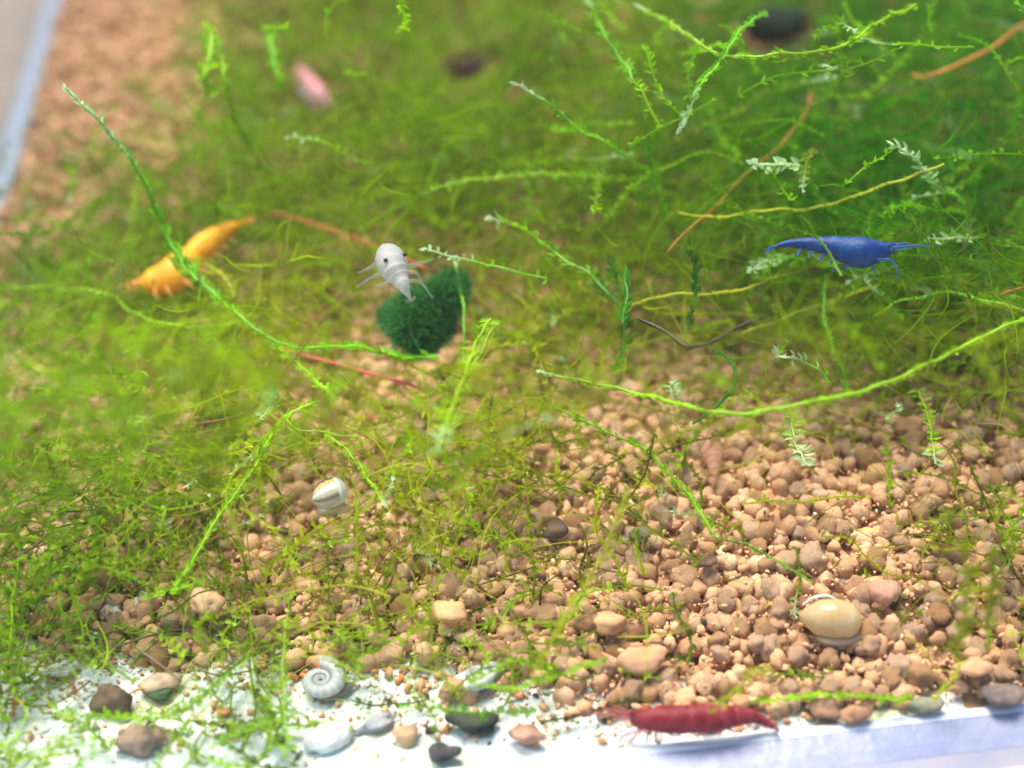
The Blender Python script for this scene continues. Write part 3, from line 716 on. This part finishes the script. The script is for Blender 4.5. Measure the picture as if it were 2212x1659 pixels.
strand('frosted sprig right of the blue shrimp', zz([(2008, 516), (2040, 514), (2080, 512), (2130, 514), (2175, 525), (2225, 545)], 2.4, 2.1), 'pinnate', LIME*.9, .015, .12, .06, .55)
strand('frosted sprig pointing up left above the blue shrimp', zz([(1925, 310), (1950, 325), (1985, 352), (2010, 385), (2045, 412), (2085, 440)], 2.4, 2.0), 'dense', GREEN, .016, .14, .06, .8)
strand('leafy strand running down right from the top middle', zz([(1108, 185), (1160, 210), (1215, 245), (1260, 285), (1310, 310), (1350, 340), (1405, 368)], 2.3, 2.0), 'dense', GREEN*1.2, .018, .11, .05, .25)
strand('long strand hanging from the top edge through the moss right of the middle', zz([(1258, -20), (1300, 60), (1335, 120), (1370, 180), (1395, 260), (1402, 330), (1412, 400), (1435, 470)], 2.2, 1.9), 'dense', GREEN, .02, .11, .06, .12)
strand('long arching strand under the dark green stone', zz([(1375, 15), (1440, 45), (1490, 80), (1540, 110), (1620, 124), (1700, 120), (1780, 108), (1840, 85), (1900, 50), (1980, 10)], 2.3, 2.5), 'scale', LIME*.9, .024, .12, .06, .05)
strand('strand from the dark stone down to a white leafy tip', zz([(1478, 268), (1490, 240), (1515, 185), (1555, 130), (1582, 95), (1612, 58), (1652, 22)], 2.5, 2.4), 'scale', GREEN*1.3, .02, .12, .06, .2)
strand('broad blurred lime frond near the top left', zz([(448, 55), (455, 90), (450, 130), (445, 175), (452, 205)], 2.0, 1.6), 'dense', LIME, .03, .17, .09)
strand('strand sloping down from the broad lime frond', zz([(470, 95), (485, 170), (505, 240), (530, 300), (565, 372)], 1.8, 1.5), 'scale', LIME*.9, .024, .12, .06)
strand('short upright frond right of the broad lime frond', zz([(585, 75), (592, 120), (598, 160), (602, 195)], 1.5, 1.2), 'dense', GREEN*1.3, .024, .14, .07)
strand('bright frosted tuft above the yellow green strand', zz([(1628, 350), (1655, 355), (1685, 355), (1722, 360)], 2.4, 2.3), 'dense', LIME*1.2, .018, .13, .07, 2.5, dens=1.5)
strand('lime tuft climbing towards the bright frosted tuft', zz([(1405, 375), (1370, 400), (1345, 430), (1310, 475), (1290, 500)], 2.0, 1.6), 'dense', LIME, .018, .13, .07)
strand('level lime strand in the upper middle', zz([(935, 412), (1000, 395), (1080, 382), (1160, 376), (1240, 380), (1350, 388)], 1.9, 1.7), 'dense', LIME*.9, .018, .11, .06)
strand('hanging frosted sprig among the pebbles at the right', zz([(1738, 1005), (1730, 975), (1715, 935), (1705, 890)], 1.5, 1.1), 'pinnate', LIME*.9, .013, .14, .07, .8, dens=1.2)
strand('hanging lime sprig below the long bright strand near the right edge', zz([(2022, 1000), (2015, 950), (2000, 890), (1985, 845)], 1.4, 1.1), 'pinnate', LIME, .013, .12, .06, .2)
strand('strand crossing the pebbles from the middle to the lower right', zz([(1158, 868), (1230, 895), (1330, 940), (1400, 975), (1450, 1030), (1500, 1090), (1545, 1160)], 1.6, 1.0), 'scale', LIME*.9, .014, .10, .05)
strand('thin dark green strand curving over the pebbles above the yellow snail', zz([(1740, 1252), (1700, 1225), (1640, 1190), (1580, 1170), (1545, 1160)], .8, .9), 'scale', GREEN*.9, .012, .07, .04)
strand('thin strand pointing down left of the striped snail', zz([(830, 1090), (810, 1050), (785, 1015), (755, 985), (700, 925)], 1.4, 1.2), 'scale', LIME, .014, .09, .04, .1)
strand('upright lime strand standing on the pale floor at the lower left', zz([(620, 1300), (612, 1380), (615, 1470), (618, 1570), (612, 1640)], .8, .3), 'pinnate', LIME, .014, .12, .05)
strand('leafy strand creeping over the pale floor past the dark brown pebble', zz([(200, 1540), (270, 1555), (345, 1552), (400, 1528), (440, 1495), (500, 1445), (560, 1400)], .35, .5), 'dense', LIME*.9, .014, .11, .05)
strand('dark stemmed strand above the greenish black chip', zz([(870, 1522), (930, 1528), (1000, 1538), (1060, 1540), (1155, 1535)], .3, .3), 'dense', GREEN*.8, .013, .10, .05)
strand('lime strand curving right over the pebbles above the red shrimp head', zz([(1040, 1480), (1090, 1484), (1130, 1483), (1185, 1462), (1240, 1445), (1310, 1420)], .5, .7), 'scale', LIME, .014, .09, .045)
strand('blurred strand falling through the lower middle', zz([(845, 1225), (875, 1300), (915, 1370), (945, 1430), (975, 1490)], 1.6, .8), 'pinnate', OLIVE*.8, .016, .12, .05)
strand('strand falling left from the grey brown pebble', zz([(1360, 1060), (1320, 1150), (1285, 1225), (1240, 1310), (1195, 1385), (1145, 1450)], 1.6, .7), 'dense', OLIVE*.85, .014, .10, .05)
strand('blurred sprig standing near the right edge above the rim', zz([(2080, 1190), (2092, 1250), (2088, 1310), (2078, 1360), (2062, 1430)], 1.8, .8), 'dense', OLIVE*.95, .02, .15, .065)
strand('blurred sprig right next to the one near the right edge', zz([(2140, 1195), (2150, 1250), (2145, 1300), (2125, 1365)], 1.7, 1.0), 'dense', OLIVE*.85, .02, .15, .065)
strand('strand slanting up over the pebbles beside the back of the red shrimp', zz([(1545, 1535), (1580, 1500), (1620, 1465), (1668, 1438)], .6, .8), 'dense', OLIVE*.95, .013, .11, .05)
strand('low strand lying along the front rim at the lower right', zz([(1630, 1520), (1700, 1510), (1760, 1502), (1830, 1502), (1900, 1508), (1970, 1503)], .25, .25), 'scale', LIME, .012, .10, .05)
strand('thin strand by the dark grit in the lower right corner', zz([(2065, 1425), (2060, 1460), (2035, 1490), (2015, 1515)], .5, .3), 'scale', OLIVE*1.2, .013, .08, .04)
strand('pale strand standing at the left edge of the bare floor', zz([(45, 1180), (38, 1250), (25, 1330), (20, 1420)], 1.0, .4), 'sparse', LIME, .016, .12, .06)
strand('thin upright stem at the left edge beside the pale strand', zz([(100, 1175), (97, 1220), (95, 1260), (92, 1300)], .9, .4), 'sparse', DARK*2, .013, .10, .05)
strand('leafy branch lying across the floor left of the twin mineral lumps', zz([(310, 1285), (350, 1278), (400, 1268), (440, 1255)], .7, .9), 'dense', LIME, .016, .12, .06, .1)
strand('comb like olive strand lying over the pebbles in the lower left middle', zz([(470, 1330), (540, 1300), (600, 1285), (680, 1275), (760, 1270), (840, 1285)], .9, .9), 'pinnate', OLIVE*.75, .012, .13, .04)
strand('comb like strand below the olive one in the lower left middle', zz([(580, 1395), (640, 1365), (700, 1345), (770, 1345), (840, 1370)], .7, .7), 'pinnate', OLIVE*.75, .012, .12, .04)
strand('thin strand crossing the left part below the orange shrimp', zz([(180, 625), (240, 640), (320, 690), (400, 710), (470, 700), (540, 690)], 1.7, 1.5), 'scale', LIME*.9, .013, .07, .04)
strand('thin level strand at the left edge', zz([(-20, 620), (60, 622), (140, 625), (230, 628)], 1.6, 1.5), 'scale', LIME*.9, .013, .07, .04)
strand('forked lime sprig below the left strand', zz([(500, 730), (480, 780), (465, 840)], 1.5, 1.3), 'sparse', LIME, .013, .10, .05)
strand('slanting sprig in the moss left of the striped snail', zz([(600, 880), (640, 925), (700, 935), (770, 945)], 1.5, 1.4), 'sparse', LIME*.9, .013, .08, .04)
strand('white tipped sprig above the striped snail to the left', zz([(560, 905), (580, 880), (590, 840), (592, 790)], 1.7, 1.3), 'dense', GREEN, .015, .12, .06, .4)
strand('strand climbing from the feathery one to the right', zz([(1068, 690), (1055, 720), (1040, 760), (1020, 800)], 1.7, 1.5), 'sparse', LIME*.8, .018, .12, .06)
strand('slim green strand standing right above the algae ball', zz([(985, 560), (992, 620), (1000, 680), (1003, 740), (1005, 790)], 2.0, 1.5), 'scale', GREEN*1.2, .017, .07, .04, .1)
strand('level green strand right of the centre behind the dark sprigs', zz([(1370, 655), (1440, 640), (1520, 635), (1600, 622), (1680, 600)], 1.9, 1.9), 'scale', OLIVE*1.3, .017, .06, .035)
strand('pale strand under the head of the blue shrimp', zz([(1870, 610), (1895, 632), (1920, 650), (1950, 690)], 2.0, 1.6), 'dense', GREEN*1.2, .016, .11, .06, .5)
strand('frosted strand left of the tail of the blue shrimp', zz([(1620, 580), (1650, 565), (1690, 560), (1740, 566)], 2.1, 1.9), 'dense', GREEN*1.3, .018, .13, .07, .9)
strand('strand crossing in front of the blue shrimp', zz([(1735, 475), (1760, 512), (1790, 550), (1820, 590)], 3.1, 2.9), 'scale', GREEN*.9, .012, .05, .03)
strand('green tendril below the orange shrimp at the left', zz([(300, 1255), (240, 1230), (170, 1222), (100, 1240)], .9, .7), 'sparse', GREEN*1.2, .012, .09, .05)
strand('small pale tuft among the pebbles under the long bright strand', zz([(1455, 830), (1460, 850), (1470, 880)], 1.5, 1.1), 'dense', GREEN*1.3, .012, .12, .07, 1.5)
strand('small pale tuft on the pebbles further right under the long bright strand', zz([(1945, 880), (1930, 890), (1910, 900)], 1.3, 1.1), 'dense', GREEN*1.3, .012, .12, .07, 1.5)
strand('curved grey green strand at the bottom left between the pebbles', zz([(380, 1530), (400, 1560), (410, 1590)], .2, .12), 'dense', GREEN*.8, .012, .10, .05)
strand('lime branch at the very bottom left by the pinkish brown pebble', zz([(130, 1535), (175, 1560), (210, 1590), (235, 1625)], .3, .12), 'dense', LIME*.85, .014, .13, .06)
strand('lime sprig running left from the upright strand on the pale floor', zz([(470, 1610), (520, 1590), (570, 1560), (612, 1530)], .2, .3), 'dense', LIME, .012, .10, .05)

strand('leafy green sprig lying across the waist of the orange shrimp', zz([(372, 528), (388, 556), (402, 585), (424, 612)], 2.1, 2.0), 'dense', GREEN*.8, .024, .16, .08)
strand('olive sprig along the belly of the orange shrimp', zz([(415, 572), (450, 580), (480, 600), (510, 640)], 1.8, 1.7), 'dense', OLIVE*.8, .02, .14, .07)
root_('orange red root running behind the white shrimp', zz([(575, 462), (610, 463), (650, 475), (720, 498), (800, 528), (860, 552), (925, 582)], 1.6, 1.6), (.62, .13, .05), .016)
root_('pink red root lying below the algae ball', zz([(600, 752), (660, 768), (720, 785), (790, 805), (860, 822), (925, 846)], 1.3, 1.0), (.68, .10, .10), .017)
root_('golden orange root hooking in from the right edge at the top', zz([(1968, 158), (1985, 166), (2010, 162), (2060, 145), (2120, 115), (2180, 75), (2240, 35)], 2.6, 2.9), (.75, .30, .05), .018)
root_('hair thin orange root slanting down left of the blue shrimp', zz([(1752, 195), (1735, 250), (1690, 310), (1640, 350), (1560, 430), (1500, 485), (1440, 545)], 2.7, 2.2), (.62, .25, .03), .008)
root_('short brown root left of the middle strands', zz([(592, 808), (560, 850), (530, 890), (480, 908), (415, 917)], 1.5, 1.2), (.30, .15, .06), .013)
root_('dark brown curved root on the right of the centre', zz([(1378, 688), (1430, 712), (1465, 738), (1490, 750), (1540, 740), (1590, 708), (1642, 685)], 2.3, 2.2), (.05, .04, .02), .020)
root_('brown root at the left edge above the pale floor', zz([(-10, 1218), (40, 1198), (85, 1170), (112, 1140)], .9, 1.0), (.20, .10, .07), .014)
root_('dark thin root above the dark brown pebble', zz([(235, 1402), (290, 1382), (350, 1366), (415, 1358)], .35, .35), (.13, .11, .05), .010)
root_('stiff grey brown twig right above the dark brown pebble', zz([(284, 1394), (330, 1425), (385, 1464)], .35, .3), (.20, .15, .07), .013)
root_('short brown twig left of the grey spiral snail', zz([(478, 1375), (496, 1412), (508, 1450)], .4, .3), (.25, .15, .08), .012)
root_('reddish root in the moss near the right edge', zz([(2078, 600), (2090, 650), (2108, 705)], 1.8, 1.5), (.40, .12, .05), .013)
root_('orange root end at the right edge below the blue shrimp', zz([(2150, 640), (2180, 628), (2235, 612)], 1.9, 2.0), (.65, .25, .05), .012)
root_('short dark stub standing below the middle', zz([(1064, 852), (1058, 878), (1054, 905)], 1.5, 1.3), (.06, .05, .02), .018)
root_('thin black root left of the short dark stub', zz([(1005, 915), (1045, 908), (1085, 892), (1135, 868)], 1.2, 1.2), (.05, .06, .02), .010)
root_('orange curl beside the dark brown pebble', zz([(330, 1490-2), (300, 1488), (276, 1500), (272, 1530)], .12, .12), (.66, .36, .08), .010)
root_('reddish root over the pebbles near the right edge', zz([(2000, 1170), (2050, 1180), (2110, 1205)], 1.0, .8), (.30, .12, .05), .010)

# ------------------------------------------------------------------ moss carpet: what nobody could count
GD = np.array([[0, 2, 5, 8, 9, 9, 8, 9, 10, 10, 9, 10],
               [1, 3, 7, 9, 10, 10, 9, 9, 10, 10, 10, 10],
               [4, 6, 8, 8, 8, 5, 6, 8, 9, 10, 10, 9],
               [6, 6, 7, 6, 4, 5, 6, 6, 5, 6, 8, 9],
               [5, 6, 7, 6, 2, 6, 5, 3, 3, 4, 4, 4],
               [6, 7, 7, 6, 6, 6, 5, 4, 1.5, 2, 2, 2],
               [6, 6, 4, 3, 3, 3, 2, 1.2, 1, 1, 2, 4],
               [2.5, 2.2, 2.3, 3, 3, 2.5, 1.8, .8, .6, .6, .8, 2],
               [2.6, 2.6, 2.6, 2.2, 1.2, 1, .2, .1, .1, .1, .1, .1]])/9
def gd(G, u, v):
    x = np.clip((u-92)/184.3, 0, 10.999); y = np.clip((v-92)/184.3, 0, 7.999)
    i, j = int(x), int(y); a, b = x-i, y-j
    return G[j, i]*(1-a)*(1-b)+G[j, i+1]*a*(1-b)+G[j+1, i]*(1-a)*b+G[j+1, i+1]*a*b
def hue(u, v):
    """the moss is deep green at the top right, olive in the middle, fresher at the left, paled by painted glare at the front"""
    wd = np.clip((u-1250)/500, 0, 1)*np.clip((900-v)/450, 0, 1)
    wl = np.clip((700-u)/600, 0, 1)
    wf = np.clip((v-1250)/200, 0, 1)  # front weight: glare there is put into the moss colour
    wt = np.clip((760-v)/400, 0, 1)*.6
    c = (OLIVE*(1-wt)+np.array([.17, .40, .004])*wt)*(1-wd)+np.array([.055, .29, .0])*wd
    c = c*(1-wl*.7)+np.array([.20, .42, .012])*wl*.7
    return (c*(1-wf)+np.array([.42, .62, .06])*wf)*np.array([.84, .90, .6])
KEEP = np.array([(712, 1072, 50, 36), (692, 1465, 48, 32), (712, 1592, 44, 26), (905, 700, 95, 85), (965, 635, 60, 60), (850, 590, 62, 66), (1840, 545, 130, 46),
                 (340, 600, 66, 50), (460, 515, 70, 36), (675, 185, 42, 60), (243, 1508, 56, 48), (305, 1600, 60, 36), (345, 1480, 50, 30), (1030, 1564, 58, 30), (952, 1626, 50, 26),
                 (1795, 1335, 75, 48), (270, 1315, 66, 26), (1500, 1560, 190, 42), (820, 1562, 62, 22), (1675, 58, 84, 44), (1005, 140, 46, 30), (1200, 1145, 36, 32)], float)
KZ = np.array([.6, .2, .12, .9, 1.1, 2.6, 2.6, 1.5, 1.5, 1.1, .1, .1, .1, .1, .1, .4, .1, .3, .1, .9, .7, .5])
KW = np.array([proj(V(k_[0], k_[1], z_))[2] for k_, z_ in zip(KEEP, KZ)])
stem, leaf = Acc(), Acc()
n = 0; tries = 0
MURK = [(700, 1040, 200, 50), (1230, 990, 90, 55), (820, 960, 160, 60), (140, 1080, 110, 70), (2080, 1150, 90, 30), (330, 1010, 120, 60), (900, 1120, 90, 40), (140, 750, 100, 60), (2050, 700, 100, 40)]
while n < 6200 and tries < 90000:
    tries += 1
    u, v = rng.uniform(-160, 2370), rng.uniform(-200, 1640)
    dn = gd(GD, u, v)
    clump = noise.noise(Vector((u/90, v/60, 3.3)))*.9+.5
    if rng.random() > (dn**1.6)*np.clip(clump*1.6, .12, 1.3)*(1.0 if v > 300 else 1.3): continue
    zt = rng.uniform(.35, .5+1.0*dn) if v < 1250 else rng.uniform(.1, .5)
    high = v < 680 and rng.random() < (.055 if u > 1150 else .016)          # sprigs that reach up to the plane of focus
    if high: zt = 10.4-13.9*math.sin(th-(829-v)/FPX)-rng.uniform(.3, 2.2)
    if 760 < v < 1300 and rng.random() < .35: zt = rng.uniform(3.0, 4.8)
    near = n > 5950                                # sprigs that float high above the bed, close to the lens
    if near:
        uc, vc, ru, rv = MURK[n % len(MURK)]
        u, v = rng.normal(uc, ru), rng.normal(vc, rv)
        zt = rng.uniform(2.9, 4.4)
    p = V(u, v, zt)
    if p[0] < XL+.4 or p[1] < YF+.3 or p[1] > 32: continue
    az_ = rng.uniform(0, 6.283); L_ = rng.uniform(.35, 1.5)*(.7+.5*dn)
    d = np.array([math.cos(az_), math.sin(az_)*.8, rng.normal(0, .25)])
    pts = [p]
    for s in range(4):
        d = nrm(d+rng.normal(0, .28, 3)+np.array([0, 0, -.07])); q_ = pts[-1]+d*L_/4
        q_[2] = max(q_[2], .12); q_[1] = max(q_[1], YF+.15); q_[0] = max(q_[0], XL+.2); pts.append(q_)
    C = spline(pts, .07)
    pj = proj(C)
    if np.any(((pj[:, None, 0]-KEEP[None, :, 0])/KEEP[None, :, 2])**2+((pj[:, None, 1]-KEEP[None, :, 1])/KEEP[None, :, 3])**2+1e3*(pj[:, None, 2] > KW[None]+.1) < 1): continue
    c = hue(u, v)*rng.uniform(.5, 1.35)*(1 if v < 1150 else .8)*(.8 if zt > 2.9 and v > 700 else 1)
    if rng.random() < .2: c = c*.3+LIME*.7*rng.uniform(.8, 1.2)
    if rng.random() < .12: c = c*.5
    if rng.random() < .05: c = np.array([.28, .17, .05])
    if high: c = (c*.5+GREEN*.3+LIME*.35)*rng.uniform(.6, 1.2)
    st = ['scale', 'dense', 'dense', 'sparse', 'pinnate'][rng.integers(5)]
    strand_geo(stem, leaf, C, st, c, .011, rng.uniform(.06, .11), rng.uniform(.03, .05), .35 if rng.random() < (.18 if high else .06) else 0, sides=4, dens=.75)
    n += 1
print('moss strands', n, 'tris', sum(len(f) for f in leaf.f)+sum(len(f) for f in stem.f))
both = Acc(); both.v = stem.v+leaf.v; both.c = stem.c+leaf.c
both.f = stem.f+[f+stem.n for f in leaf.f]; both.n = stem.n+leaf.n
tag(both.build('moss_carpet', MLEAF, origin=(0, 0, 0), smooth=False), kind='stuff', label='tangled green moss that spreads over the gravel', cat='moss')

# ------------------------------------------------------------------ milky air and water
hz = bpy.data.materials.new('haze'); hz.use_nodes = True; hn = hz.node_tree.nodes; hn.remove(hn['Principled BSDF'])
pv = hn.new('ShaderNodeVolumePrincipled'); pv.inputs['Color'].default_value = (.97, .97, .93, 1)
pv.inputs['Density'].default_value = 0.0012; pv.inputs['Anisotropy'].default_value = 0.0
hz.node_tree.links.new(pv.outputs[0], hn['Material Output'].inputs['Volume'])
o = box('haze', -70, 70, -30, 100, -4, 12, hz); tag(o, kind='stuff')

# fine hair like algae threads tangled through the moss
N0, NS = 150000, 7
u = rng.uniform(-160, 2370, N0); v = rng.uniform(-200, 1560, N0)
dens = np.array([gd(GD, a, b) for a, b in zip(u, v)])
cl = np.array([noise.noise(Vector((a/120, b/75, 9.1)))*1.25+noise.noise(Vector((a/45, b/30, 4.1)))*.7+.52 for a, b in zip(u, v)])
zt = np.where(v < 1250, rng.uniform(.3, .6+1.9*dens), rng.uniform(.08, .5, N0))
hi = (v > 700) & (v < 1330) & (rng.random(N0) < np.where(u < 1250, .62, .5)); zt = np.where(hi, rng.uniform(3.0, 5.2, N0), zt)
ok = rng.random(N0) < (dens**1.3)*np.clip((cl-.15)*1.7, .06, 1.25)*.50*np.where(hi, 1.25, 1)*np.where(v > 1330, .6, 1)
u, v, zt, dens = u[ok], v[ok], zt[ok], dens[ok]; m = len(u)
P0 = np.array([V(a, b, c) for a, b, c in zip(u, v, zt)])
a_ = rng.uniform(0, 6.283, m); d = np.stack([np.cos(a_), np.sin(a_)*.8, rng.normal(0, .35, m)], -1); d = nrm(d)
Ls = rng.uniform(.25, 1.1, m)/NS; pts = [P0]; bend = rng.normal(0, .25, (m, 3))
for k in range(NS):
    d = nrm(d+bend+rng.normal(0, .12, (m, 3))); q_ = pts[-1]+d*Ls[:, None]; q_[:, 2] = np.maximum(q_[:, 2], .08); pts.append(q_)
PT = np.stack(pts, 1)
ok = (PT[..., 1].min(1) > YF+.12) & (PT[..., 0].min(1) > XL+.2)
pj = proj(PT)
ke = np.array([k_ for k_ in KEEP])
for (a, b, c, e), kw in zip(ke, KW): ok &= ~(((pj[..., 0]-a)/(c*.85))**2+((pj[..., 1]-b)/(e*.85))**2+1e3*(pj[..., 2] > kw+.1) < 1).any(1)
PT = PT[ok]; u, v = u[ok], v[ok]; m = len(PT)
wd = rng.uniform(.004, .0095, m)[:, None, None]*np.sin(np.linspace(.35, 2.9, NS+1))[None, :, None]
sd_ = nrm(np.cross(np.gradient(PT, axis=1), rng.normal(size=(m, 1, 3))))
VV = np.stack([PT-sd_*wd, PT+sd_*wd], 2).reshape(-1, 3)
i = (np.arange(m)[:, None]*(NS+1)+np.arange(NS)[None])*2; i = i.reshape(-1, 1)
FF = np.concatenate([i+np.array([[0, 1, 3]]), i+np.array([[0, 3, 2]])])
cc = np.array([hue(a, b)*(1+.75*noise.noise(Vector((a/95, b/60, 21.)))) for a, b in zip(u, v)])*rng.uniform(.55, 1.5, (m, 1))
br = rng.random(m) < .10; cc[br] = cc[br]*.4+np.array([.34, .22, .05])*.6
MFIL = mat('algae_thread', attr='tint', rough=.8, transl=.5, transp=.3, spec=0.0)
o = link('algae_threads', mesh_np('algae_threads', VV, FF, MFIL, np.repeat(cc, (NS+1)*2, 0)))
tag(o, kind='stuff', label='fine green algae threads tangled through the moss', cat='algae')
print('threads', m)
print('objects', len(S.objects))
